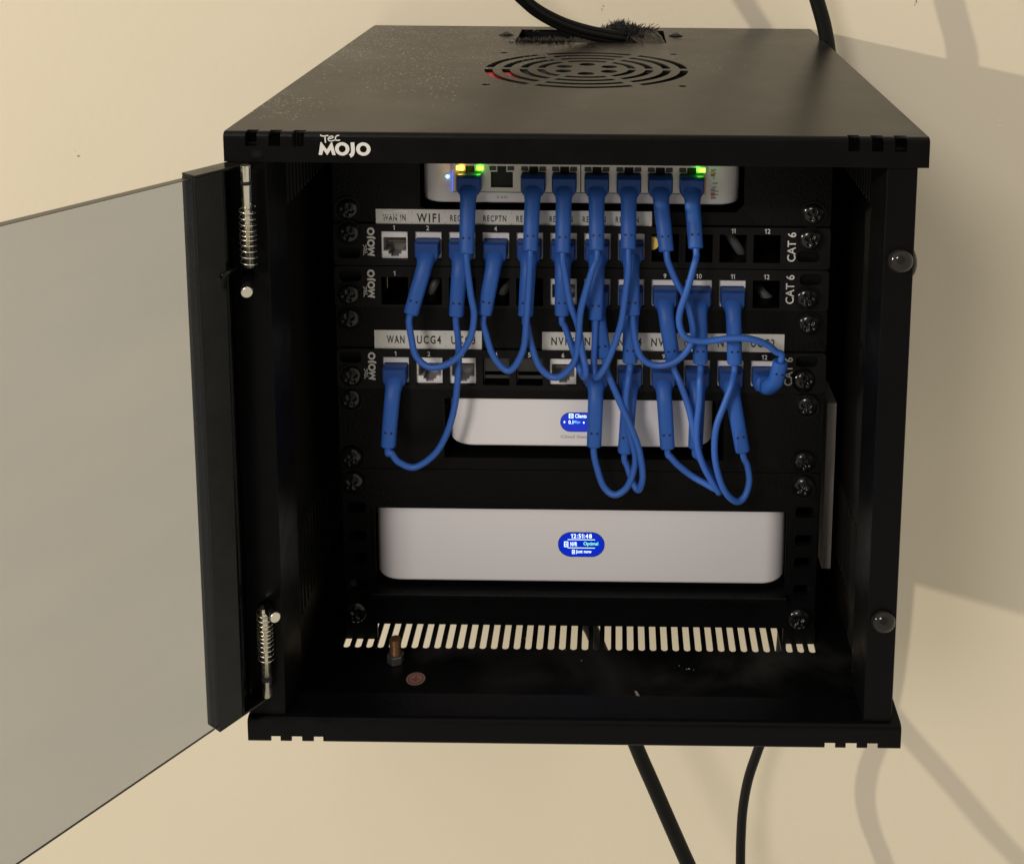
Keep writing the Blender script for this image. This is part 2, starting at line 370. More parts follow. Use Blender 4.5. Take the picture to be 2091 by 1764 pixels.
# lid: top sheet with fan grille, brush opening and notches, bent front lip, side lips
def xs_at(us, v, Y): return [U(u, v, Y).x for u in us]
nl = [(500, 523.5), (547.6, 571.7), (596, 620.7)]; nr = [(1733, 1757), (1781, 1805), (1828, 1853.6)]
notch = [tuple(xs_at(p, 280, YF)) for p in nl] + [tuple(xs_at(p, 290, YF)) for p in nr]
yt = YF + 2.6
outer = [(-W2, YB), (-W2, yt)]
for a, b_ in notch: outer += [(a, yt), (a, yt + 2.2), (b_, yt + 2.2), (b_, yt)]
outer += [(W2, yt), (W2, YB)]
holes = [rect(-47.5, 48.5, 165, 221)]
FX, FY = 0.3, 70.5
for ro, ri in ((56.5, 52.0), (47.0, 42.5), (37.2, 32.8), (27.6, 23.4)):
    for k in range(6):
        a0 = 60*k; gap = 3.4 / ro
        lo, hi = math.radians(a0) + gap/2 + .02, math.radians(a0 + 60) - gap/2 - .02
        n = 14; ring = [(FX + ro*math.cos(lo+(hi-lo)*i/n), FY + ro*math.sin(lo+(hi-lo)*i/n)) for i in range(n+1)]
        ring += [(FX + ri*math.cos(hi-(hi-lo)*i/n), FY + ri*math.sin(hi-(hi-lo)*i/n)) for i in range(n+1)]
        holes.append(ring)
for k in range(6): a = math.radians(30 + 60*k); holes.append(circ(FX + 14.5*math.cos(a), FY + 14.5*math.sin(a), 4.6, 18))
for sx_ in (-1, 1):
    for sy_ in (-1, 1): holes.append(circ(.4 + sx_*50.8, 72.4 + sy_*50.5, 2.2, 14))
lid = plate('lid', outer, holes, ZT - 1.2, ZT, Matrix.Identity(4), M['lid'], cab)
mb = MB()
prof = [(yt, ZT), (YF + 1.5, ZT - .25), (YF + .55, ZT - .85), (YF + .1, ZT - 1.8), (YF, ZT - 3), (YF, ZL), (YF + 6, ZL), (YF + 6, ZL + 1.2), (YF + 1.2, ZL + 1.2), (YF + 1.2, ZT - 3), (yt, ZT - 1.2)]
zn = U(560, 299, YF).z
profn = [(YF, zn), (YF, ZL), (YF + 6, ZL), (YF + 6, ZL + 1.2), (YF + 1.2, ZL + 1.2), (YF + 1.2, zn)]
x = -W2
for a, b_ in notch + [(W2, None)]:
    mb.prism(prof, x, a, 'x')
    if b_ is not None: mb.prism(profn, a, b_, 'x'); x = b_
for s in (-1, 1):
    mb.box(min(s*W2, s*(W2-1.2)), max(s*W2, s*(W2-1.2)), YF + 3, YB, ZL, ZT - 1.25)
mb.build('lid_lip', M['black'], lid)
mb = MB(); p = Vector((U(703, 306, YF).x, YF - .12, 283.4)); put_logo(mb, U(703, 304, YF - .12), .01492, (1,0,0), (0,0,1.03))
mb.build('logo_lettering', M['print'], lid)

# cooling fan below the grille
fan = None
mb = MB(); zf = ZT - 3
mb.v = []; 
fr_me = plate_mesh(rrect(FX-60, FX+60, FY-60, FY+60, 5), [circ(FX, FY, 57.5, 48)], ZT - 27, ZT - 2)
fr_me.materials.append(M['fan']); fanf = link('cooling_fan', fr_me, cab)
mb = MB(); mb.prism(circ(FX, FY, 20, 32), ZT - 24, ZT - 5, 'z', smooth=True)
for k in range(7):
    a0 = 2*math.pi*k/7 + .3; vs = []
    for i in range(7):
        r_ = 19 + 36*i/6; a1 = a0 + .012*i*3; a2 = a1 + .62
        vs += [(FX + r_*math.cos(a1), FY + r_*math.sin(a1), ZT - 7), (FX + r_*math.cos(a2), FY + r_*math.sin(a2), ZT - 20)]
    mb.add(vs, [(2*i, 2*i+1, 2*i+3, 2*i+2) for i in range(6)], 0, True)
for k in range(4):
    a = math.radians(45+90*k); ca, sa = math.cos(a), math.sin(a)
    mb.add([(FX+ca*15-sa*3, FY+sa*15+ca*3, ZT-25), (FX+ca*58-sa*3, FY+sa*58+ca*3, ZT-25), (FX+ca*58+sa*3, FY+sa*58-ca*3, ZT-25), (FX+ca*15+sa*3, FY+sa*15-ca*3, ZT-25)], [(0,1,2,3)])
mb.build('fan_blades', M['fan'], fanf)
mb = MB(); 
mb.add([(FX-59,FY-42,ZT-1.7),(FX-35,FY-50,ZT-1.7),(FX-37,FY-4,ZT-1.7),(FX-59,FY-4,ZT-1.7),(FX-59,FY-42,ZT-1.9),(FX-35,FY-50,ZT-1.9),(FX-37,FY-4,ZT-1.9),(FX-59,FY-4,ZT-1.9)],[(0,1,2,3),(7,6,5,4),(0,4,5,1),(1,5,6,2),(2,6,7,3),(3,7,4,0)])
mb.build('fan_label', M['red'], fanf)

# brush strip of the cable entry
br = MB(); br.prism(rrect(-50, 51, 162, 224, 1), ZT-6, ZT-5.2, 'z'); brush = br.build('brush_strip', M['inside'], cab)
for y0_, y1_ in ((221.2, 224), (162.2, 164.9)):
    br = MB(); br.box(-47.4, 48.4, y0_, y1_, ZT-5.1, ZT-1.3); br.build('bristle_holder', M['inside'], brush)
mb = MB()
def hair(p, q, r0=.22):
    p = Vector(p); q = Vector(q); m_ = (p + q)/2 + Vector((random.uniform(-.8,.8), random.uniform(-.8,.8), random.uniform(-.2,1.0)))
    mb.tube([p, m_, q], [r0, r0, r0*.5], 3, caps=False)
for i in range(900):
    x = random.uniform(-47, 10); j = random.uniform(-3, 3)
    L = random.uniform(10, 26)
    hair((x, 165.2, ZT-3), (x + j + random.uniform(-2,2), 165.2 + L, ZT - 2 + random.uniform(-2.5, 2.6)))
for i in range(160):
    x = random.uniform(-47.5, -12); hair((x, 166, ZT-1.5), (x + random.uniform(-5,3), 162 + random.uniform(-3,5), ZT + random.uniform(.1, 3.4)))
for i in range(1700):
    x = random.uniform(8, 40); y = random.uniform(176, 214); h_ = 7.8*math.exp(-((x-19)/12)**2) + 2
    hair((x, y, ZT-3), (x + random.uniform(-4, 5), y + random.uniform(-3, 3), ZT + h_*random.uniform(.45, 1.0)), .28)
for i in range(130):
    x = random.uniform(22, 40); y = random.uniform(185, 212)
    hair((x, y, ZT), (x + random.uniform(1, 8), y + random.uniform(-2, 3), ZT + random.uniform(2, 7)), .26)
mb.build('bristles', M['bristle'], brush)
mb = MB()
for i in range(330):
    x = random.uniform(30, 47.5); y = 166
    hair((x - random.uniform(2,10), y + random.uniform(18, 38), ZT + random.uniform(1.5, 4)), (min(48.2, x + random.uniform(0, 2)), y + random.uniform(-1, 5), ZT - .6), .3)
M['tanb'] = mat('dusty_bristle', (.07, .06, .045), .5)
mb.build('dusty_bristles', M['tanb'], brush)

# pan-head screws
def screw_mesh(R=5.6, H=2.9, r_w=6.6, mats=('screwblk', 'washer')):
    mb = MB(); n, k = 40, 12; vs = [(0, -H, 0)]; fs = []
    for j in range(1, k + 1):
        rr = R * j / k
        for i in range(n):
            a = 2*math.pi*i/n; x_, z_ = rr*math.cos(a), rr*math.sin(a)
            y_ = -H * math.sqrt(max(0, 1 - (rr/R)**2 * .93))
            ax_, az_ = abs(x_), abs(z_)
            if (ax_ < .75 and az_ < 3.1) or (az_ < .75 and ax_ < 3.1): y_ += 1.5
            vs.append((x_, y_, z_))
    for i in range(n): fs.append((0, 1+(i+1) % n, 1+i))
    for j in range(k-1):
        for i in range(n): fs.append((1+j*n+i, 1+j*n+(i+1) % n, 1+(j+1)*n+(i+1) % n, 1+(j+1)*n+i))
    mb.add(vs, fs, 0, True)
    mb.prism(circ(0, 0, R, n), -H*.27, .6, 'y', 0, True)
    mb.prism(circ(0, 0, r_w, n), -.55, 1.0, 'y', 1, True)
    me = bpy.data.meshes.new('mounting_screw')
    me.from_pydata([tuple(c_*S for c_ in p) for p in mb.v], [], mb.f)
    for m_ in mats: me.materials.append(M[m_])
    for i, p in enumerate(me.polygons): p.material_index = mb.mi[i]; p.use_smooth = mb.sm[i]
    bm = bmesh.new(); bm.from_mesh(me); bmesh.ops.recalc_face_normals(bm, faces=bm.faces); bm.to_mesh(me); bm.free()
    return me
SCREW = screw_mesh()
def screw(parent, u, v, Y=-.1, name='mounting_screw', me=None, rot=None, sc_=1.0):
    p = U(u, v, Y)
    o = bpy.data.objects.new(name, me or SCREW); C.objects.link(o); o.parent = parent
    o.matrix_parent_inverse = Matrix.Translation(-WL(parent)); o.location = p * S
    o.rotation_euler = (random.uniform(-.13,.13), random.uniform(0, 1.5), random.uniform(-.13,.13)) if rot is None else rot
    o.scale = (sc_,)*3
    return o
for u, v in ((1034, 72), (1380, 74)):
    p = UZ(u, v, ZT); o = bpy.data.objects.new('lid_screw', SCREW); C.objects.link(o); o.parent = lid; o.location = p*S
    o.matrix_parent_inverse = Matrix.Translation(-WL(cab)) @ Matrix.Identity(4)
    o.matrix_parent_inverse = Matrix.Identity(4); o.rotation_euler = (-math.pi/2, 0, .4); o.scale = (.72,)*3

# base: floor pan with vent slots, raised front lip with notches
slots = []
xa, xb = UZ(705, 1325, ZFL).x, UZ(1659.5, 1331, ZFL).x
for i in range(42):
    x = xa + (xb - xa)*i/41
    slots.append(rrect(x-1.75, x+1.75, -3.6, 50, 1.7, 4))
base = plate('base', rect(-W2, W2, YF + 25, YB), slots, ZFL - 1.2, ZFL, Matrix.Identity(4), M['floor'], cab)
nb = [(553, 573), (595, 617), (640, 660)]; nbr = [(1684, 1706), (1727, 1750), (1771, 1793)]
nbx = [tuple(xs_at(p, 1510, YF)) for p in nb] + [tuple(xs_at(p, 1520, YF)) for p in nbr]
zb = U(600, 1503, YF).z
pr = [(YF+18, ZB1-1.2),(YF+18, ZB1), (YF+3, ZB1), (YF+1.4, ZB1-.3), (YF+.45, ZB1-1), (YF+.05, ZB1-2), (YF, ZB1-3.4)]
full = pr + [(YF, ZB0+.8), (YF+.5, ZB0), (YF+1.2, ZB0), (YF+1.2, ZB1-3.4), (YF+3, ZB1-1.2)]
cut = pr + [(YF, zb), (YF+1.2, zb), (YF+1.2, ZB1-3.4), (YF+3, ZB1-1.2)]
mb = MB(); x = -W2
for a, b_ in nbx + [(W2, None)]:
    mb.prism(full, x, a, 'x')
    if b_ is not None: mb.prism(cut, a, b_, 'x'); x = b_
mb.prism([(YF+16.8, ZB1-1.25), (YF+18, ZB1-1.25), (YF+26, ZFL+.1), (YF+24.8, ZFL+.1)], -W2+1, W2-1, 'x')
for s in (-1, 1): mb.box(min(s*W2, s*(W2-1.2)), max(s*W2, s*(W2-1.2)), YF+26, YB, ZFL, ZB1 - 6)
mb.build('base_lip', M['black'], base)

# side panels with rows of vents, folded front posts, back panel
def vent_row(y0, y1, z0, z1, n): return [rect(y0 + (y1-y0)*i/n, y0 + (y1-y0)*i/n + 2.6, z0, z1) for i in range(n)]
for s in (-1, 1):
    h_ = []
    x0, x1 = (-146.5, -145.3) if s < 0 else (145.3, 146.5)
    me = plate_mesh([(-86, ZB1-.6), (YF+18.2, ZB1-.6), (YF+26.2, ZFL), (YB, ZFL), (YB, ZL+8), (-86, ZL+8)], h_, x0, x1); me.transform(YZ); me.materials.append(M['sidein'])
    sd = link('side_panel', me, cab)
    for z0_, z1_ in ((236, 272), (14, 60)):
        mb = MB()
        for i in range(40):
            y_ = -52 + 6.4*i; a, b_ = sorted((s*145.25, s*144.4)); mb.box(a, b_, y_, y_ + 2.2, z0_, z1_)
        mb.build('vent_louvres', M['sidein'], sd)
    mb = MB(); a, b_ = sorted((s*(149.9 if s < 0 else 146.5), s*133.4)); mb.box(a, b_, -88, -86.8, ZB1 - .05, ZL + 8)
    a, b_ = sorted((s*133.4, s*134.6)); mb.box(a, b_, -86.8, -58, ZB1 - .05, ZL + 8)
    mb.build('front_post', M['black'], sd, .4, 1)
    # rack rail behind the panels
    zz = []
    for k in range(6):
        for q in (6.35, 22.225, 38.1): zz.append(k*44.45 + q)
    hs = [rrect(s*118.3-4.6, s*118.3+4.6, z-2.9, z+2.9, 1.4, 3) for z in zz if z < 262]
    a, b_ = sorted((s*109, s*126.3))
    rl = plate('rack_rail', rect(a, b_, -10.6, 272), hs, -3.6, -2.2, XZ, M['inside'], cab)
    mb = MB(); a2, b2 = sorted((s*126.3, s*125.1)); mb.box(a2, b2, 3.7, 26, -10.6, 272)
    mb.build('rail_flange', M['inside'], rl)
mb = MB(); mb.box(-145, 145, YB - 1.2, YB, ZFL + .1, ZT - 1.4); mb.build('back_panel', M['inside'], cab)

# clear rubber bumpers
def dome(mb, c0, r, axis, mi=0, flat=.75, n=24, k=8):
    c0 = Vector(c0); axis = Vector(axis); t1 = Vector((0,0,1)); t2 = axis.cross(t1); vs = []; fs = []
    for j in range(k):
        a = math.pi/2*j/k
        for i in range(n):
            b1 = 2*math.pi*i/n; vs.append(c0 + (t1*math.cos(b1)+t2*math.sin(b1))*r*math.cos(a) + axis*r*flat*math.sin(a))
    vs.append(c0 + axis*r*flat)
    for j in range(k-1):
        for i in range(n): fs.append((j*n+i, j*n+(i+1) % n, (j+1)*n+(i+1) % n, (j+1)*n+i))
    for i in range(n): fs.append(((k-1)*n+i, (k-1)*n+(i+1) % n, k*n))
    mb.add(vs, fs, mi, True); mb.add(vs[:n], [tuple(range(n-1,-1,-1))], mi)
for u, v in ((1838, 533), (1803, 1268)):
    mb = MB(); dome(mb, U(u, v, -88.1), 5.6, (0,-1,0)); mb.build('rubber_bumper', M['bumper'], cab)
mb = MB(); p = U(1868, 536, -80); dome(mb, (146.6, -79, p.z), 7, (1,0,0), flat=.5); mb.build('rubber_bumper', M['bumper'], cab)

# earth bolt, earth sticker
pb = UZ(808, 1350, ZFL); mb = MB()
hexo = [(pb.x + 4.7*math.cos(math.radians(60*i+20)), pb.y + 4.7*math.sin(math.radians(60*i+20))) for i in range(6)]
mb.prism(hexo, ZFL, ZFL + 4.6, 'z'); nut = mb.build('earth_bolt', M['nut'], cab, .5, 2)
mb = MB(); pts = []; rr = []
for i in range(64): pts.append((pb.x, pb.y, ZFL + 4.2 + 9*i/63)); rr.append(2.75 + .3*math.sin(i*1.05))
mb.tube(pts, rr, 20); mb.build('bolt_thread', M['rust'], nut)
ps = UZ(849, 1386, ZFL); mb = MB(); mb.prism(circ(ps.x, ps.y, 4.9, 32), ZFL + .05, ZFL + .2, 'z')
stk = mb.build('earth_sticker', M['sticker'], cab); mb = MB(); z_ = ZFL + .26
n = 32; vs = []; fs = []
for i in range(n):
    a = 2*math.pi*i/n; vs += [(ps.x+3.9*math.cos(a), ps.y+3.9*math.sin(a), z_), (ps.x+3.5*math.cos(a), ps.y+3.5*math.sin(a), z_)]; fs.append((2*i, 2*i+1, 2*((i+1) % n)+1, 2*((i+1) % n)))
mb.add(vs, fs)
for x0, x1, y0, y1 in ((-.25,.25,-.1,2.4),(-2.2,2.2,-.5,-.05),(-1.4,1.4,-1.3,-.9),(-.7,.7,-2.1,-1.7)):
    mb.add([(ps.x+x0,ps.y+y0,z_),(ps.x+x1,ps.y+y0,z_),(ps.x+x1,ps.y+y1,z_),(ps.x+x0,ps.y+y1,z_)],[(0,1,2,3)])
mb.build('earth_symbol', M['sticker2'], stk)
# pale chip of plaster lying on the floor pan
mb = MB(); q = [UZ(a, b_, ZFL+.4) for a, b_ in ((1296,1411),(1301,1413),(1308,1424),(1303,1424),(1298,1418))]
mb.prism([(p.x, p.y) for p in q], ZFL + .05, ZFL + 1.0, 'z'); tag(mb.build('paint_chip', M['chip'], None, .15, 1), 'tiny pale chip of paint lying on the black cabinet floor', 'paint chip')

# door: stile with folded caps, smoked glass, spring hinge pins
AL = math.radians(54.95); D = Vector((-math.cos(AL), -math.sin(AL), 0)); N = Vector((math.sin(AL), -math.cos(AL), 0)); H0 = Vector((-150, -102, 0))
def dp(s, n, z): return H0 + D*s + N*n + Vector((0,0,z))
def dbox(mb, s0, s1, n0, n1, z0, z1, mi=0):
    v = [dp(s0,n0,z0),dp(s1,n0,z0),dp(s1,n1,z0),dp(s0,n1,z0),dp(s0,n0,z1),dp(s1,n0,z1),dp(s1,n1,z1),dp(s0,n1,z1)]
    mb.add(v, [(0,3,2,1),(4,5,6,7),(0,1,5,4),(1,2,6,5),(2,3,7,6),(3,0,4,7)], mi)
mb = MB(); zt, zb_ = 275.6, 25.6
dbox(mb, 0, 12.4, 1.0, 2.4, zb_, zt); dbox(mb, 11.2, 12.4, -6.5, .9, zb_, zt)
dbox(mb, -1.2, 0, -10, 2.4, zb_, zt); dbox(mb, -17.5, -1.3, -10.6, -9.4, zb_-10, zt)
dbox(mb, -15, 12.3, -6.6, 2.3, zt+.05, zt+1.2); dbox(mb, -15, 12.3, -6.6, 2.3, zb_-1.2, zb_-.05)
door = mb.build('door', M['door'], cab, .25, 1)
mb = MB(); dbox(mb, 10.9, 300, -5.0, -1.0, 25, 274.6); mb.build('glass_pane', M['glass'], door)
M['gedge'] = mat('dark_glass_edge', (.05, .045, .035), .3)
for z0_, z1_, n0_ in ((274.65, 274.9, -5.1), (24.6, 24.95, -1.7)):
    mb = MB(); dbox(mb, 12.6, 300, n0_, -.9, z0_, z1_); mb.build('glass_edge', M['gedge'], door)
mb = MB(); p = U(432, 577, -112); mb.tube([dp(2, 2.5, p.z), dp(-6, 2.2, p.z + 1.5)], 1.1, 8); mb.build('latch_pin', M['door'], door)
def hinge(u0, v0, u1, v1, Y, coil0, coil1, turns, cut):
    a, b_ = U(u0, v0, Y), U(u1, v1, Y); b_ = Vector((a.x*.5+b_.x*.5, Y, b_.z)); a = Vector((b_.x, Y, a.z))
    mb = MB(); mb.tube([a, a.lerp(b_, .001), b_], 2.1, 20)
    pn = mb.build('hinge_pin', M['chrome'], cab)
    mb = MB(); c0, c1 = a.lerp(b_, coil0), a.lerp(b_, coil1); pts = []
    for i in range(turns*20 + 1):
        t_ = i/(turns*20); e = (t_ - .5)*2; tt = .5 + .5*(abs(e)**1.15)*(1 if e > 0 else -1)
        ang = 2*math.pi*turns*t_; pts.append(c0.lerp(c1, tt) + Vector((3.4*math.cos(ang), 3.4*math.sin(ang), 0)))
    mb.tube(pts, .29, 6); mb.build('spring', M['chrome'], pn)
    c2 = a.lerp(b_, cut); mb = MB(); mb.tube([c2 + Vector((0,0,.7)), c2 - Vector((0,0,.7))], 2.4, 16); mb.build('pin_groove', M['dark'], pn)
hinge(504, 338, 506, 545, -98, .40, .97, 10, .17)
hinge(540, 1240, 546, 1420, -93, .02, .58, 11, .80)
def knob(u, v, Y, r, du, dv):
    p = U(u, v, Y); q = U(u+du, v+dv, Y + 16)
    mb = MB(); mb.tube([q, p + (q-p)*.08], r*1.02, 18); k = mb.build('hinge_lever', M['black'], cab)
    mb = MB(); d = (p - q).normalized(); mb.tube([p - d*1.5, p, p + d*.5], [r*1.03, r*1.03, r*.9], 18); mb.build('lever_tip', M['chrome'], k)
knob(504, 597, -104, 2.5, 2, -38); knob(562, 1260, -101, 2.3, -24, -32)

# ------------------------------------------------------------------ rack equipment plates
U1 = 44.45
def boxz(parent, name, x0, x1, z0, z1, holes, m, y=0, th=1.5, r=1.2, bevel=.25):
    return plate(name, rrect(x0, x1, z0, z1, r, 4), holes, -y-th, -y, XZ, m, parent, bevel)
E1 = 126.2
# top bracket with the switch
brk = thing('switch_bracket', 'black textured rack plate framing the white switch, topmost in the rack', 'rack bracket', (0, 0, 222.4))
cx0, cx1, cz = U(857, 400, 0).x, U(1520, 400, 0).x, U(1100, 431, 0).z
boxz(brk, 'face_plate', -E1, E1, 222.6, 272, [[(cx0+3, cz), (cx1-4, cz), (cx1, cz+4), (cx1, 270), (cx0, 270), (cx0, cz+1.5)]], M['plate'])
mb = MB(); mb.box(cx0-1, cx1+1, 2, 100, cz-2.2, cz-1); mb.build('tray', M['inside'], brk)
screw(brk, 710, 427); screw(brk, 1661, 437)

def strip(parent, u0, v0, u1, v1, texts, u2=None, v2=None, Y=-.25):
    """label tape from pixel corner to corner of its plane; texts = (string, centre u, width in sheet px, height px, seps)"""
    a, b_ = U(u0, v0, Y), U(u1, v1, Y); z1 = a.z; h_ = a.z - U(u0, v1 - (u1-u0)*.0095, Y).z; z0 = z1 - h_
    mb = MB(); mb.box(a.x, b_.x, Y - .02, Y + .2, z0, z1); o = mb.build('label_tape', M['label'], parent, .03, 1)
    mb = MB(); mm = 1/3.93
    for s, cu, wp, hp in texts:
        x = U(cu, (v0+v1)/2, Y).x; zc = (z0+z1)/2
        if s == ':': 
            for dz in (-.33, .33): mb.box(x-.09, x+.09, Y-.08, Y-.05, zc + dz*h_ - .4, zc + dz*h_ + .4)
        else: put2d(mb, text_geo(s, wp*mm, hp*mm*1.04, 1.0, 1.3, .022), (x, Y - .06, zc))
    mb.build('lettering', M['ink'], o); return o
strip(brk, 767, 427, 1331, 467, [('WAN IN', 805, 46, 13)] + [('WIFI', 874.5, 46, 17.5)] + [('RECPTN', 942.8 + 67.6*i, 46, 12.5) for i in range(6)]
      + [(':', 841 + 67.9*i, 0, 0) for i in range(7)])

def crease_glint(parent, pts, w_):  # light ribbon painting a specular glint on the label tape
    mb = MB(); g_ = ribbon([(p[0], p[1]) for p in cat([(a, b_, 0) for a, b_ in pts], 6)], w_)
    mb.add([U(p[0], p[1], -.42) for p in g_[0]], g_[1]); mb.build('tape_crease_glint', M['crease_glint'], parent)
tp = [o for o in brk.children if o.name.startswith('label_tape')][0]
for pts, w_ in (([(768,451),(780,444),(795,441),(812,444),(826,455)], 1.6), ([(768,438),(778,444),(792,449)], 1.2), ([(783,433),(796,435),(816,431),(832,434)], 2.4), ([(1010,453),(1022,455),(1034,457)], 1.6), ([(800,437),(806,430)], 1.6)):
    crease_glint(tp, pts, w_)
def jack_mesh():
    me = plate_mesh(rect(-6.75, 6.75, -7.25, 7.25), [[(-5.9,3.75),(-5.9,-3.45),(-3.35,-3.45),(-3.35,-5.1),(-2,-5.1),(-2,-6.4),(2,-6.4),(2,-5.1),(3.35,-5.1),(3.35,-3.45),(5.9,-3.45),(5.9,3.75)]], -1.6, 0)
    me.transform(XZ); me.materials.append(M['jack']); return me
JACK = jack_mesh()
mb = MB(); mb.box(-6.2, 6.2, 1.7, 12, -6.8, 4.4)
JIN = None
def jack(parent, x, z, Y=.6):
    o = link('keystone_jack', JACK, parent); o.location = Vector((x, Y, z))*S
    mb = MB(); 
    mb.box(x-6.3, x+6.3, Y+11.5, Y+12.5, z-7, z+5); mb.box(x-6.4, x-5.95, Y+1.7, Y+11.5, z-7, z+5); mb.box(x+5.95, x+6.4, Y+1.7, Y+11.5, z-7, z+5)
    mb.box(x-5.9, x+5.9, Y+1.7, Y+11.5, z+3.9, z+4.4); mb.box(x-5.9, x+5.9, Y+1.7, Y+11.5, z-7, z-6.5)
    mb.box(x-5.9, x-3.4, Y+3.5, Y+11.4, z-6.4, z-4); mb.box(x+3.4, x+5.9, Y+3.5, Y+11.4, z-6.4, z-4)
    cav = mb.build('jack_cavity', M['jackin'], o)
    cav.matrix_parent_inverse = Matrix.Translation(Vector((-x, -Y, -z))*S)
    mb = MB()
    for k in range(8): mb.box(x-3.7+k*1.02, x-3.35+k*1.02, Y+4.5, Y+10, z+1.0-.8, z+1.25-.8+.35)
    c1 = mb.build('contact_pins', M['gold'], o); c1.matrix_parent_inverse = Matrix.Translation(Vector((-x, -Y, -z))*S)
    return o

def port_xz(row, i):
    (u1, u12, v2) = {1: (805.7, 1565.5, 500.6), 2: (807, 1563.9, 593), 3: (809, 1559.4, 755.7)}[row]
    xa, xb = U(u1, v2, 0).x, U(u12, v2 + 9.5, 0).x
    return xa + (xb-xa)*(i-1)/11, U(u1 + (u12-u1)/11, v2, 0).z
def make_row(row, z0, jacks, label, sl, sr, slotl, slotr):
    t_ = thing('patch_bay', label, 'patch bay', (0, 0, z0), 'black half-height rows of twelve jack openings')
    z1 = z0 + 21.9; hs = []
    for i in range(1, 13):
        x, z = port_xz(row, i); hs.append(rect(x-6.85, x+6.85, z-7.4, z+7.35))
    for (u, v, w_) in slotl + slotr:
        p = U(u, v, 0); hs.append(rrect(p.x-5.6, p.x+5.6, p.z-2.9, p.z+2.9, 2.2, 4))
    boxz(t_, 'face_plate', -E1, E1, z0 + .15, z1, hs, M['panel'], -1.2, 2.0, 2.0)
    mb = MB(); mb.box(-104, 102, .9, 26, z0 + .2, z0 + 1.1); mb.box(-104, 102, .9, 18, z1 - 1.0, z1 - .2)
    for i in range(1, 12):
        x, z = port_xz(row, i); xn, _ = port_xz(row, i+1); mb.box((x+xn)/2-1.2, (x+xn)/2+1.2, .9, 14, z0+1.2, z1-1.1)
    mb.build('jack_frame', M['inside'], t_)
    mb = MB()
    for i in range(1, 13):
        x, z = port_xz(row, i); put2d(mb, digits(str(i), 2.5), (x, -1.3, z + 9.35))
    mb.build('port_numbers', M['print'], t_)
    uL = {1: 757, 2: 757.5, 3: 759}[row]; vL = {1: 494.5, 2: 580, 3: 748}[row]
    mb = MB(); put_logo(mb, U(uL, vL, -1.3), .0102, (0,0,1), (-1,0,0)); mb.build('logo_lettering', M['print'], t_)
    uR = {1: 1616.5, 2: 1613, 3: 1610}[row]; vR = {1: 505, 2: 591.5, 3: 759}[row]
    mb = MB(); put2d(mb, text_geo('CAT 6', 15.4, 4.3), U(uR, vR, -1.3), (0,0,1), (-1,0,0)); mb.build('category_lettering', M['print'], t_)
    for i in jacks: jack(t_, *port_xz(row, i))
    if row == 3:
        for i in (4, 5):
            x, z = port_xz(row, i); mb = MB(); mb.box(x-6.7, x+6.7, 2.2, 3, z-1.2, z+7.2); mb.box(x-6.7, x+6.7, 2.4, 3.4, z-5.2, z-3.4); mb.box(x-6.7, x-6.2, 2.3, 5, z-7.2, z-1.3)
            mb.build('blank_insert', M['insert'], t_)
    screw(t_, *sl, -1.3); screw(t_, *sr, -1.3)
    return t_
make_row(1, 200.05, [1,2,3,4,5,6,7,8], 'black patch bay directly under the long RECPTN label tape', (712, 475), (1655, 489), [(714, 515, 0)], [(1650, 523, 0)])
make_row(2, 177.8, [6,7,8,9,10,11], 'middle black patch bay whose first five openings hold no jack', (713, 601), (1648, 609), [(716, 562, 0)], [(1655, 570, 0)])
make_row(3, 133.4, [1,2,3,6,7,8,9,10,11,12], 'lowest black patch bay, between the NVR label tape and the smaller screen device', (718, 768), (1643, 777), [(717, 728, 0)], [(1647, 737, 0)])
# grey cables and a yellow lead end seen inside the open ports
for (u, v, u2, v2, lab) in ((890, 575, 868, 618, 'grey cable end behind the second opening of the middle patch bay'),
                            (1046, 575, 1010, 612, 'grey cable crossing behind the fourth opening of the middle patch bay'),
                            (1488, 476, 1518, 520, 'grey cable slanting behind opening 11 of the top patch bay'),
                            (1556, 598, 1578, 612, 'short grey cable end behind opening 12 of the middle patch bay'),
                            (1024, 745, 1050, 722, 'grey cable crossing behind the fourth opening of the lowest patch bay')):
    a, b_ = U(u, v, 17), U(u2, v2, 24); d = (b_-a)*.25
    mb = MB(); mb.tube(cat([a - d + Vector((0,18,0)), a, b_, b_ + d + Vector((0, 30, 0))], 6), 2.6, 10)
    tag(mb.build('inner_cable', M['greyc'], None), lab, 'cable')
mb = MB(); a = U(1338, 497, 2.2); mb.tube(cat([a + Vector((-1.5,0,0)), a + Vector((-.8,4,-.4)), a + Vector((0, 13, -3)), a + Vector((3, 40, -6))]), [3.4]*24 + [3.4], 14)
tag(mb.build('yellow_lead', M['yellow'], None), 'yellow lead end showing inside opening 9 of the top patch bay', 'cable')

# blank panel with two label tapes
bl = thing('blank_panel', 'plain black blanking panel carrying the WAN and NVR label tapes', 'blank panel', (0, 0, 155.6))
boxz(bl, 'face_plate', -E1, E1, 155.75, 177.7, [], M['plate'])
screw(bl, 713, 650); screw(bl, 1652, 662)
strip(bl, 764, 674, 984, 713.5, [('WAN', 808, 36, 16.5), ('UCG4', 876, 49, 17), ('UCG3', 946, 49, 17), (':', 843, 0, 0), (':', 910, 0, 0)])
strip(bl, 1107, 678, 1601, 719.5, [(s, 1150 + 68*i, 48, 17) for i, s in enumerate(('NVR6','NVR5','NVR4','NVR3','NVR2','NVR1','UCG2'))] + [(':', 1184 + 67.6*i, 0, 0) for i in range(6)])

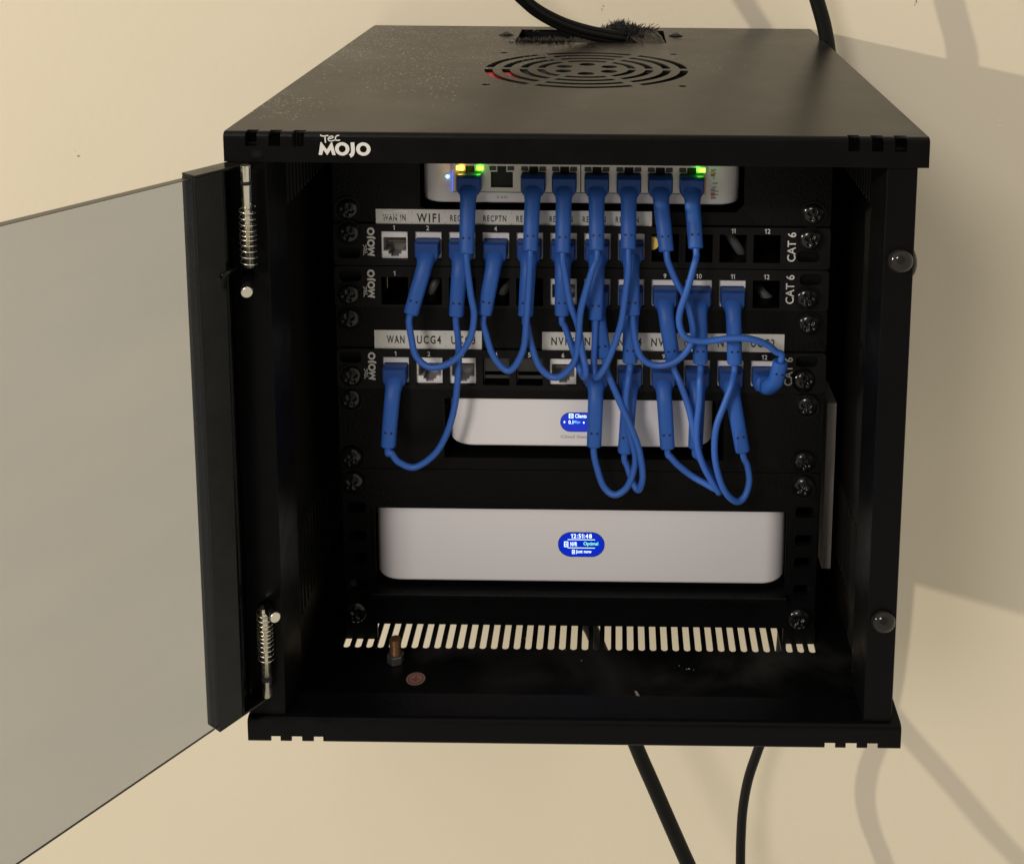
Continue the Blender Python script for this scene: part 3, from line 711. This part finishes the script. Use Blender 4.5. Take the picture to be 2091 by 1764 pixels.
# gateway bracket
gb = thing('gateway_bracket', 'black rack plate framing the smaller white screen device', 'rack bracket', (0, 0, 88.9))
gx0, gx1, gz0, gz1 = U(907, 860).x, U(1479, 860).x, U(1100, 936).z, U(1100, 815).z
boxz(gb, 'face_plate', -E1, E1, 89.1, 133.1, [[(gx0, gz0), (gx1, gz0), (gx1, gz1), (gx0, gz1)]], M['plate'])
mb = MB(); mb.box(gx0-1, gx1+1, 1.6, 110, gz0-2.0, gz0-.8); mb.build('tray', M['inside'], gb)
for u, v in ((717, 815), (718, 935), (1647, 829), (1641, 944)): screw(gb, u, v)
# recorder bracket
nb_ = thing('recorder_bracket', 'tall black rack plate framing the large white recorder at the bottom', 'rack bracket', (0, 0, 0))
rx0, rx1, rz1, rz0 = U(757, 1100).x, U(1611, 1100).x, U(1187, 1041).z, U(1187, 1203).z
hs = [[(rx0, rz0), (rx1, rz0), (rx1, rz1), (rx0, rz1)]]
for s in (-1, 1):
    for z in (66.7, 50.8, 38.1, 22.2): hs.append(rrect(s*118.3-5, s*118.3+5, z-3.0, z+3.0, 1.8, 4))
boxz(nb_, 'face_plate', -E1 + 1, E1 - 1, 0, 88.75, hs, M['plate'])
mb = MB(); mb.box(rx0+1, rx1-1, -6, 0-.05, rz0-2.4, rz0-.3); mb.box(rx0+.6, rx1-.6, 1.6, 150, rz0-2.4, rz0-1); mb.build('tray', M['plate'], nb_, .4, 1)
for u, v in ((721, 985), (728, 1250), (1639, 994), (1631, 1263)): screw(nb_, u, v)

# ------------------------------------------------------------------ white devices
def device(parent, x0, x1, z0, z1, y0, depth, r, bev):
    mb = MB(); mb.prism(rrect(x0, x1, y0, y0 + depth, r, 10), z0, z1, 'z', 0, False)
    o = mb.build('body', M['device'], parent, bev, 4)
    for p in o.data.polygons: p.use_smooth = True
    try:
        o.data.set_sharp_from_angle(angle=math.radians(40))
    except Exception: pass
    return o
def pill(cx, cz, w_, h_, Y, n=14):
    r = h_/2; return [(cx + (w_/2-r)*(1 if math.cos(a) >= 0 else -1) + r*math.cos(a), cz + r*math.sin(a)) for a in [2*math.pi*(i+.5)/(4*n) for i in range(4*n)]]
def screen(parent, cu, cv, wp, hp, Y, items):
    c0 = U(cu, cv, Y); k = 1/3.86
    mb = MB(); mb.prism(pill(c0.x, c0.z, wp*k, hp*k*1.05, Y), Y - .12, Y + .3, 'y')
    s_ = mb.build('screen', M['scr'], parent)
    mb = MB(); mb.prism(pill(c0.x, c0.z, wp*k + .7, hp*k*1.05 + .7, Y), Y - .06, Y + .3, 'y'); mb.build('screen_rim', M['rim'], s_)
    for mname, lst in items.items():
        mb = MB()
        for (s, du, dv, w1, h1) in lst:
            if s == '_': mb.add([(c0.x+(du-w1/2)*k, Y-.2, c0.z-dv*k-h1*k/2), (c0.x+(du+w1/2)*k, Y-.2, c0.z-dv*k-h1*k/2), (c0.x+(du+w1/2)*k, Y-.2, c0.z-dv*k+h1*k/2), (c0.x+(du-w1/2)*k, Y-.2, c0.z-dv*k+h1*k/2)], [(0,1,2,3)])
            elif s == 'o': mb.add([(c0.x+du*k+w1/2*k*math.cos(a), Y-.2, c0.z-dv*k+h1/2*k*math.sin(a)) for a in [math.pi*i/8 for i in range(16)]], [tuple(range(16))])
            elif s == '[]':
                x_, z_, a_, b1 = c0.x+du*k, c0.z-dv*k, w1/2*k, h1/2*k
                for q in ((-1,1,-1,-.72),(-1,1,.72,1),(-1,-.66,-.7,.7),(.66,1,-.7,.7),(-.3,.35,-.3,.3)): mb.add([(x_+q[0]*a_, Y-.2, z_+q[2]*b1),(x_+q[1]*a_, Y-.2, z_+q[2]*b1),(x_+q[1]*a_, Y-.2, z_+q[3]*b1),(x_+q[0]*a_, Y-.2, z_+q[3]*b1)],[(0,1,2,3)])
            elif s[0] == '1': put2d(mb, digits(s, h1*k), (c0.x+du*k, Y-.2, c0.z-dv*k))
            else: put2d(mb, text_geo(s, w1*k, h1*k), (c0.x+du*k, Y-.2, c0.z-dv*k))
        mb.build('screen_text', M[mname], s_)
# network switch
sw = thing('network_switch', 'white eight-port network switch half hidden under the cabinet lid, green and amber lights lit', 'network switch', (0, 3, 232))
sx0, sx1 = U(866, 380, 14).x, U(1509, 380, 14).x; sz = U(1150, 416, 3).z
device(sw, sx0, sx1, sz, sz + 31, 3, 95, 12, 1.2)
SY = 2.2
px0, px1 = U(925, 370, SY).x, U(1442, 370, SY).x; pz0 = U(1150, 392.5, SY).z; pz1 = pz0 + 15.5
pu = [960, 1025, 1090, 1153, 1219, 1284, 1348, 1412]
pxs = [U(u, 370, SY).x for u in pu]; hs = []
for x in pxs:
    hs.append([(x-5.6, pz0+2.2), (x+5.6, pz0+2.2), (x+5.6, pz0+10.4), (x+2.3, pz0+10.4), (x+2.3, pz0+13.4), (x-2.3, pz0+13.4), (x-2.3, pz0+10.4), (x-5.6, pz0+10.4)])
pbk = plate('port_block', rect(px0, px1, pz0, pz1), hs, -SY - 1.2, -SY + .6, XZ, M['shield'], sw, .15)
mb = MB(); mb.box(px0+.5, px1-.5, SY + .64, SY + .75, pz0+.3, pz1); mb.build('port_shade_sheet', M['dark'], pbk)  # flat near-black sheet standing in for the shade inside the ports
for x_ in (px1-1.3, px0+1.3):
    mb = MB(); mb.box(x_, x_+1.15, SY-.75, SY-.65, pz0+.4, pz0+10); mb.build('port_side_strip', M['copper'], pbk)
mb = MB(); xm = (pxs[3]+pxs[4])/2; mb.box(xm-.25, xm+.25, SY-.72, SY-.62, pz0, pz1); mb.box(px0, px1, SY-.72, SY-.62, pz0-.35, pz0-.05); mb.build('port_seam', M['dark'], pbk)
for i, x in enumerate(pxs):
    for s in (-1, 1):
        m_ = M['led_off']; nm = 'indicator_led'
        if i == 0: m_ = M['led_y'] if s < 0 else M['led_g']
        if i == 7 and s > 0: m_ = M['led_g']
        mb = MB(); xc = x + s*4.55 + (s*.6 if m_ is not M['led_off'] else 0); mb.box(xc-1.75, xc+1.75, SY-.95, SY-.5, pz0 + 11.1, pz0 + 13.3)
        mb.build(nm, m_, pbk, .2, 1)
mb = MB(); dome(mb, U(914, 361, 2.85), .8, (0,-1,0), flat=.4); mb.build('status_led', M['led_b'], sw)
M['glowb'] = emit('blue_edge_glow', (.03, .12, 1), 1.6)
mb = MB(); mb.box(px0-.35, px0-.02, SY-.3, SY+.5, pz0+.1, pz0+10.5); mb.build('edge_glow_strip', M['glowb'], sw)  # emissive strip standing in for the blue glow beside the port block
mb = MB()
for k, v in enumerate((346, 354, 364, 374, 382, 390, 397, 404)):
    p = U(1463 - k*.3, v+1, 2.85)
    wl = (1.6, 1.7, .8, 2.6, 1.9, 3.0, 3.0, 2.2)[k]; mb.box(p.x-1.7, p.x-1.7+wl, p.y-.02, p.y+.02, p.z-.3, p.z+.3)
mb.build('legend_print', M['fade'], sw)
for k, v in enumerate((350, 358, 389, 397, 404)):
    p = U(1455.5, v, 2.8); mb = MB(); mb.box(p.x-1, p.x+1, 2.75, 2.88, p.z-.75, p.z+.75)
    mb.build('legend_swatch', M['orange'] if k in (1, 3) else M['led_off'] if False else M['fade'], sw)
mb = MB(); p = U(1025, 403, 2.85); put2d(mb, text_geo('2.5G', 5.5, 1.3), p); mb.build('speed_print', M['fade'], sw)

def led_light(p, col, e):
    l = bpy.data.lights.new('led_light', 'POINT'); l.energy = e; l.color = col; l.shadow_soft_size = .0012
    o = bpy.data.objects.new('led_light', l); C.objects.link(o); o.location = Vector(p)*S
for x_, c_ in ((pxs[0]-4.6, (1, .5, .03)), (pxs[0]+4.6, (.12, 1, .02)), (pxs[7]+4.6, (.12, 1, .02))):
    led_light((x_ - (1.2 if x_ > 0 else 0), SY - 4.2, pz0 + 11.6), c_, .0005 if x_ > 0 else .0010)
# gateway
gw = thing('gateway_device', 'white gateway box with a small blue screen, partly behind hanging blue cables', 'gateway', (0, 1.5, 100))
ax0, ax1 = U(920, 850, 14).x, U(1455, 850, 14).x; az = U(1150, 912, 1.5).z; az1 = U(1150, 800, 1.5).z
device(gw, ax0, ax1, az, az1, 1.5, 110, 14, 1.3)
screen(gw, 1187, 862, 82, 37, 1.45, {'scrtext': [('[]', -20.5, -14+.5, 9, 10), ('Clients', -3+2, -13.5, 23, 8.5), ('0.1', -21, -.2, 9.5, 8), ('o', -34, -.2, 3.2, 4.6), ('o', 5, .6, 3.2, 4.6)],
        'scrcyan': [('Mbps', -8.5, 0, 13, 8)]})
mb = MB(); put2d(mb, text_geo('Cloud Gateway', 19, 2.2), U(1182, 892.5, 1.38)); mb.build('model_print', M['fade'], gw)
# recorder
nv = thing('recorder_device', 'wide white video recorder with a blue oval screen at the bottom of the rack', 'video recorder', (0, 1.5, 25))
bx0, bx1 = U(773, 1120, 15).x, U(1601, 1120, 15).x; bz = U(1187, 1189, 2).z; bz1 = rz1 + 3
device(nv, bx0, bx1, bz, bz1, 2, 190, 14, 1.4)
screen(nv, 1187, 1111.5, 93, 49.5, 1.95, {'scrtext': [('12:51:48', 0, -19, 27, 9.5), ('_', 0, -11, 56, 1.2), ('_', 0, 7.2, 56, 1.2), ('[]', -31, -.7, 8.5, 12), ('NVR', -15.5, -1.2, 14, 9.5), ('Just now', 5, 16, 32, 9.5), ('[]', -16, 16, 6, 9)],
        'scrgreen': [('Optimal', 19.5, -1.5, 30, 10)]})

# pale strip standing inside, behind the right rail
p0, p1 = U(1693, 822, 30), U(1697, 1160, 30); xr = U(1706, 900, 30).x
mb = MB(); mb.box(xr - 5.4, xr, 29, 60, p1.z, p0.z); tag(mb.build('power_strip', M['grey'], None, .8, 2), 'pale grey power strip standing inside behind the right rack rail', 'power strip')

# ------------------------------------------------------------------ blue patch cables
def sweep(mb, pts, wd, mi=0, n=20, ex=2.6):
    """rounded-rectangular section swept along pts; wd = (half width, half depth) per point; width axis kept near world X"""
    m_ = len(pts); T = [(pts[min(i+1, m_-1)] - pts[max(i-1, 0)]).normalized() for i in range(m_)]; vs = []; X = Vector((1,0,0))
    for i, p in enumerate(pts):
        nx = (X - T[i]*X.dot(T[i])).normalized(); b_ = T[i].cross(nx)
        for k in range(n):
            a = 2*math.pi*k/n; ca, sa = math.cos(a), math.sin(a)
            vs.append(p + nx*wd[i][0]*math.copysign(abs(ca)**(2/ex), ca) + b_*wd[i][1]*math.copysign(abs(sa)**(2/ex), sa))
    mb.add(vs, [(i*n+k, i*n+(k+1) % n, (i+1)*n+(k+1) % n, (i+1)*n+k) for i in range(m_-1) for k in range(n)], mi, True)
    mb.add(vs[:n], [tuple(range(n-1,-1,-1))], mi); mb.add(vs[-n:], [tuple(range(n))], mi)
    return T
def boot(parent, head, bot, Y1, mid=None, Y0=0, custom=None):
    """moulded plug boot: block at the port, sleeve bending down to pixel bot at depth Y1"""
    mb = MB(); hc = Vector(head)
    # head block
    w0, zt_, zb0 = 6.2, hc.z + 4.6, hc.z - 5.8
    f = Y0 - 6.6
    o = [(hc.x-w0, zt_), (hc.x-w0, zb0+2.6), (hc.x-w0+1.6, zb0), (hc.x+w0-1.6, zb0), (hc.x+w0, zb0+2.6), (hc.x+w0, zt_)]
    i_ = [(hc.x-w0+.5, zt_-1.2), (hc.x-w0+.6, zb0+2.8), (hc.x-w0+2.2, zb0+.5), (hc.x+w0-2.2, zb0+.5), (hc.x+w0-.6, zb0+2.8), (hc.x+w0-.5, zt_-1.2)]
    vs = [(a, Y0+1.2, b_) for a, b_ in o] + [(a, f+1.6, b_) for a, b_ in o] + [(a, f, b_) for a, b_ in i_]
    fs = [(5,4,3,2,1,0), (12,13,14,15,16,17)] + [(j*6+k, j*6+(k+1) % 6, (j+1)*6+(k+1) % 6, (j+1)*6+k) for j in range(2) for k in range(6)]
    mb.add(vs, fs, 2)
    if custom:
        pts = cat(custom, 8)
    else:
        b1 = U(*bot, Y1)
        m1 = Vector((hc.x + (b1.x-hc.x)*.06, Y0-6.6, hc.z-5.0)); m2 = Vector((hc.x + (b1.x-hc.x)*.22, Y0-9.8, hc.z-10.5))
        m3 = m2.lerp(b1, .33) + Vector((0,-.5,0)); m4 = m2.lerp(b1, .66) + Vector((0,-.3,0))
        if mid: m3 = U(*mid, Y1 + 1)
        pts = cat([Vector((hc.x, Y0-2.4, hc.z-1.6)), m1, m2, m3, m4, b1] if not mid else [Vector((hc.x, Y0-3, hc.z+.3)), m1, m2, m3, b1], 8)
    n = len(pts); wd = []
    for i in range(n):
        t_ = i/(n-1); a = 5.3 - 1.3*min(1, t_*3.4); 
        a = a if t_ < .32 else 4.0 - .25*(t_-.32)/.68
        d = 3.9 - .55*min(1, t_*2)
        if i == n-1: a -= .35; d -= .35
        wd.append((a, d))
    T = sweep(mb, pts, wd)
    # two small mould pits
    j = int((n-1)*.80); p = pts[j]; T_ = T[j]; nx = (Vector((1,0,0)) - T_*T_.x).normalized(); fr_ = nx.cross(T_)
    if fr_.y > 0: fr_ = -fr_
    for s in (-1.5, 1.5):
        c0 = p + nx*s + fr_*(wd[j][1] - .02); k_ = 10
        mb.add([c0 + fr_*.05 + (nx*math.cos(6.283*q/k_) + T_*math.sin(6.283*q/k_))*.6 for q in range(k_)], [tuple(range(k_))], 1)
    o_ = mb.build('plug_boot', [M['blue'], M['dot'], M['bluehead']], parent, 0)
    bv = o_.modifiers.new('bevel', 'BEVEL'); bv.width = .45*S; bv.segments = 2; bv.limit_method = 'ANGLE'; bv.angle_limit = .7
    return pts[-1], (pts[-1]-pts[-4]).normalized()

def hp(row, i, dz=-1.2):
    if row == 0: return Vector((pxs[i-1], SY-1.2, pz0 + 5.4)), SY - 1.2
    x, z = port_xz(row, i); return Vector((x, 0, z + dz)), 0
def patch(label, A, B, wire, ca=None, cb=None):
    h0, y0 = hp(*A[0]); h1, y1 = hp(*B[0])
    t_ = thing('patch_cable', label, 'patch cable', h0, 'short blue patch cables between the ports')
    e0, d0 = boot(t_, h0, A[1], A[2], Y0=y0, custom=ca); e1, d1 = boot(t_, h1, B[1], B[2], Y0=y1, custom=cb)
    pts = [e0 - d0*2, e0 + d0*3.5] + [U(u, v, y) for u, v, y in wire] + [e1 + d1*3.5, e1 - d1*2]
    mb = MB(); mb.tube(cat(pts, 8), 1.68, 14); mb.build('wire', M['wire'], t_)
    for e, d in ((e0, d0), (e1, d1)):
        pass
    return t_
s0 = lambda i: (0, i)
patch('blue patch cable looping from the amber-lit switch port to the jack under WIFI',
      (s0(1), (953, 519), -17), ((1,2), (839, 641), -14),
      [(961,600,-20),(968,645,-20),(958,695,-21),(925,737,-21),(880,750,-20),(850,728,-18),(840,690,-16)])
patch('long blue patch cable at far left, ending in lowest jack 1 under WAN',
      ((1,3), (932,645), -12.5), ((3,1), (793,912), -13),
      [(936,700,-14),(935,770,-14),(924,850,-14),(895,918,-14),(850,953,-14),(815,944,-14),(799,925,-13.5)])
patch('blue patch cable from third switch port looping up to jack 4 under RECPTN',
      (s0(3), (1083,513), -17.5), ((1,4), (989,642), -13.5),
      [(1080,580,-20),(1075,650,-20),(1068,715,-19),(1040,757,-18),(1008,728,-16),(992,680,-14)])
patch('blue patch cable from fifth switch port, its loop crossing the lowest jack 6',
      (s0(5), (1218.5,512), -18), ((1,5), (1073,645), -13.5),
      [(1209,552,-22),(1194,602,-24),(1185,640,-24),(1181,690,-22),(1172,740,-20),(1137,771,-18),(1104,752,-16),(1085,705,-15),(1077,665,-14)])
patch('blue patch cable from fourth switch port to top jack 6 in a narrow loop',
      (s0(4), (1149,517), -18), ((1,6), (1148,644), -13.5),
      [(1152,552,-20),(1164,618,-20.5),(1181,668,-20),(1188,715,-21),(1196,755,-24),(1193,770,-22),(1184,755,-18),(1170,715,-16),(1154,668,-14)])
patch('blue patch cable from sixth switch port curving left down to top jack 7',
      (s0(6), (1283,510), -18), ((1,7), (1216,652), -14),
      [(1283,550,-21),(1277,600,-21),(1267,665,-21),(1243,733,-23),(1226,764,-23),(1217,769,-20),(1213,745,-17),(1215,690,-15)])
patch('blue patch cable from seventh switch port, its loop returning to top jack 8',
      (s0(7), (1361,514), -18), ((1,8), (1292,643), -14),
      [(1366,540,-20),(1380,573,-20),(1398,605,-19),(1411,648,-19),(1415,690,-19),(1398,722,-19),(1370,742,-19),(1338,746,-18),(1311,732,-17),(1298,700,-15)])
cc = [tuple(port_xz(3,12))]
x12, z12 = port_xz(3, 12)
cb12 = [Vector((x12, -3, z12-1)), Vector((x12+.8, -8.5, z12-3.5)), U(1573, 788, -14), U(1584, 778, -18), U(1590, 757, -20), U(1594, 738, -20.5)]
patch('blue patch cable from the rightmost green-lit switch port sweeping right to lowest jack 12',
      (s0(8), (1421,508), -18), ((3,12), None, None),
      [(1418,540,-22),(1404,590,-24),(1389,635,-24),(1388,665,-24),(1402,690,-24),(1440,697,-23),(1490,691,-23),(1530,692,-23),(1565,703,-22),(1584,718,-21)], None, cb12)
patch('blue patch cable from middle jack 7, its long narrow loop ending in lowest jack 8',
      ((2,7), (1234,728), -12), ((3,8), (1276,924), -13),
      [(1240,760,-15),(1262,812,-18),(1285,865,-20),(1301,905,-20),(1310,945,-20),(1312,978,-20),(1304,1000,-18),(1292,985,-16),(1281,952,-14)])
patch('blue patch cable from middle jack 8 down to lowest jack 7 beside the screen',
      ((2,8), (1286,740), -12), ((3,7), (1213,911), -13),
      [(1282,780,-16),(1278,822,-17),(1285,880,-17),(1297,930,-17),(1293,965,-17),(1278,997,-17),(1254,1010,-17),(1232,992,-15),(1219,955,-14)])
patch('blue patch cable joining middle jack 9 and lowest jack 9, running sideways low down',
      ((2,9), (1375,742), -12.5), ((3,9), (1363,915), -13),
      [(1390,785,-16),(1406,832,-18),(1417,880,-19),(1430,935,-20),(1452,980,-21),(1462,998,-20),(1440,987,-18),(1412,971,-16),(1385,950,-15),(1368,932,-14)])
patch('blue patch cable joining middle jack 10 and lowest jack 10 in a narrow loop',
      ((2,10), (1430,742), -12.5), ((3,10), (1420,914), -12.5),
      [(1429,780,-17),(1428,820,-19),(1423,870,-20),(1424,910,-20.5),(1436,950,-21),(1455,985,-21),(1468,1005,-20),(1462,990,-17),(1446,960,-15),(1427,934,-13)])
patch('blue patch cable making the rightmost low loop, between the two jacks numbered 11',
      ((2,11), (1500,743), -12.5), ((3,11), (1517,922), -14),
      [(1494,785,-18),(1480,824,-21),(1464,867,-23),(1459,905,-23.5),(1461,943,-24),(1472,985,-24),(1488,1013,-23),(1507,1024,-21),(1522,1011,-19),(1530,982,-17),(1526,950,-15)])

# ------------------------------------------------------------------ black cables outside
cbn = thing('cable_bundle', 'black cables running together into the brush opening in the lid', 'cable bundle', U(1065, 0, 160))
for k, (dy, dz) in enumerate(((0, 2.8), (-1.6, .3), (1.8, -.6), (0, -2.6))):
    path = [(420,-1500,135),(600,-860,138),(700,-520,140),(800,-330,143),(890,-190,146),(975,-90,150),(1060,-8,155),(1100,25,160),(1150,51,165),(1200,67,170),(1245,76,175),(1280,82,180)]
    pts = [U(u, v, y) + Vector((0, dy, dz)) for u, v, y in path]
    e = pts[-1]; pts += [e + Vector((9, 8, -6)), e + Vector((12, 12, -24))]
    mb = MB(); mb.tube(cat(pts, 8), 2.15, 12); mb.build('cable_strand', M['cable'], cbn)
mb = MB(); p = [U(1510,-1200,184), U(1560,-640,185), U(1600,-330,186), U(1632,-160,186), U(1652,-60,186), U(1668,0,186), U(1682,50,186), U(1691,100,187), U(1694,150,190)]
p += [Vector((p[-1].x+1, 200, 230)), Vector((p[-1].x-2, 205, 120)), Vector((p[-1].x-3, 210, 20)), Vector((p[-1].x-8, 214, -12)), Vector((p[-1].x-30, 216, -13.8+ -6)), Vector((p[-1].x-60, 216, -22))]
mb.tube(cat(p, 10), 4.9, 16); tag(mb.build('power_cable', M['cable'], None), 'thick black cable dropping down behind the right side of the cabinet', 'cable')
mb = MB(); p = [U(u, v, y) for u, v, y in ((1190,1245,158),(1210,1290,155),(1235,1350,150),(1268,1440,143),(1300,1525,137),(1335,1605,131),(1372,1690,125),(1405,1764,120),(1440,1840,114),(1480,1940,108))]
p = [Vector((p[0].x-5, 160, -50)), Vector((p[0].x-8, 162, ZFL-1.3))][::-1] + p
p += [p[-1] + (p[-1]-p[-2])*2.5 + Vector((0,0,-80)), p[-1] + (p[-1]-p[-2])*5 + Vector((-30,0,-320))]
mb.tube(cat(p, 8), 5.0, 16); tag(mb.build('hanging_cable', M['cable'], None), 'thicker black cable hanging under the cabinet and slanting down to the right', 'cable')
mb = MB(); p = [U(u, v, y) for u, v, y in ((1600,1060,190),(1602,1200,190),(1590,1370,190.5),(1570,1470,190),(1548,1530,189),(1528,1590,189),(1517,1650,188),(1513,1710,185),(1512,1764,181),(1512,1840,176),(1516,1950,170))]
p = [Vector((p[0].x-2, 196, ZFL-1.3)), Vector((p[0].x, 195, -50))] + p
p += [p[-1] + Vector((8,-10,-120)), p[-1] + Vector((30,-20,-420))]
mb.tube(cat(p, 8), 3.5, 16); tag(mb.build('hanging_cable', M['cable'], None), 'thinner black cable hanging under the cabinet in a soft bend, right of the slanting one', 'cable')

sc.render.engine = 'CYCLES'
sc.cycles.max_bounces = 8; sc.cycles.transparent_max_bounces = 12
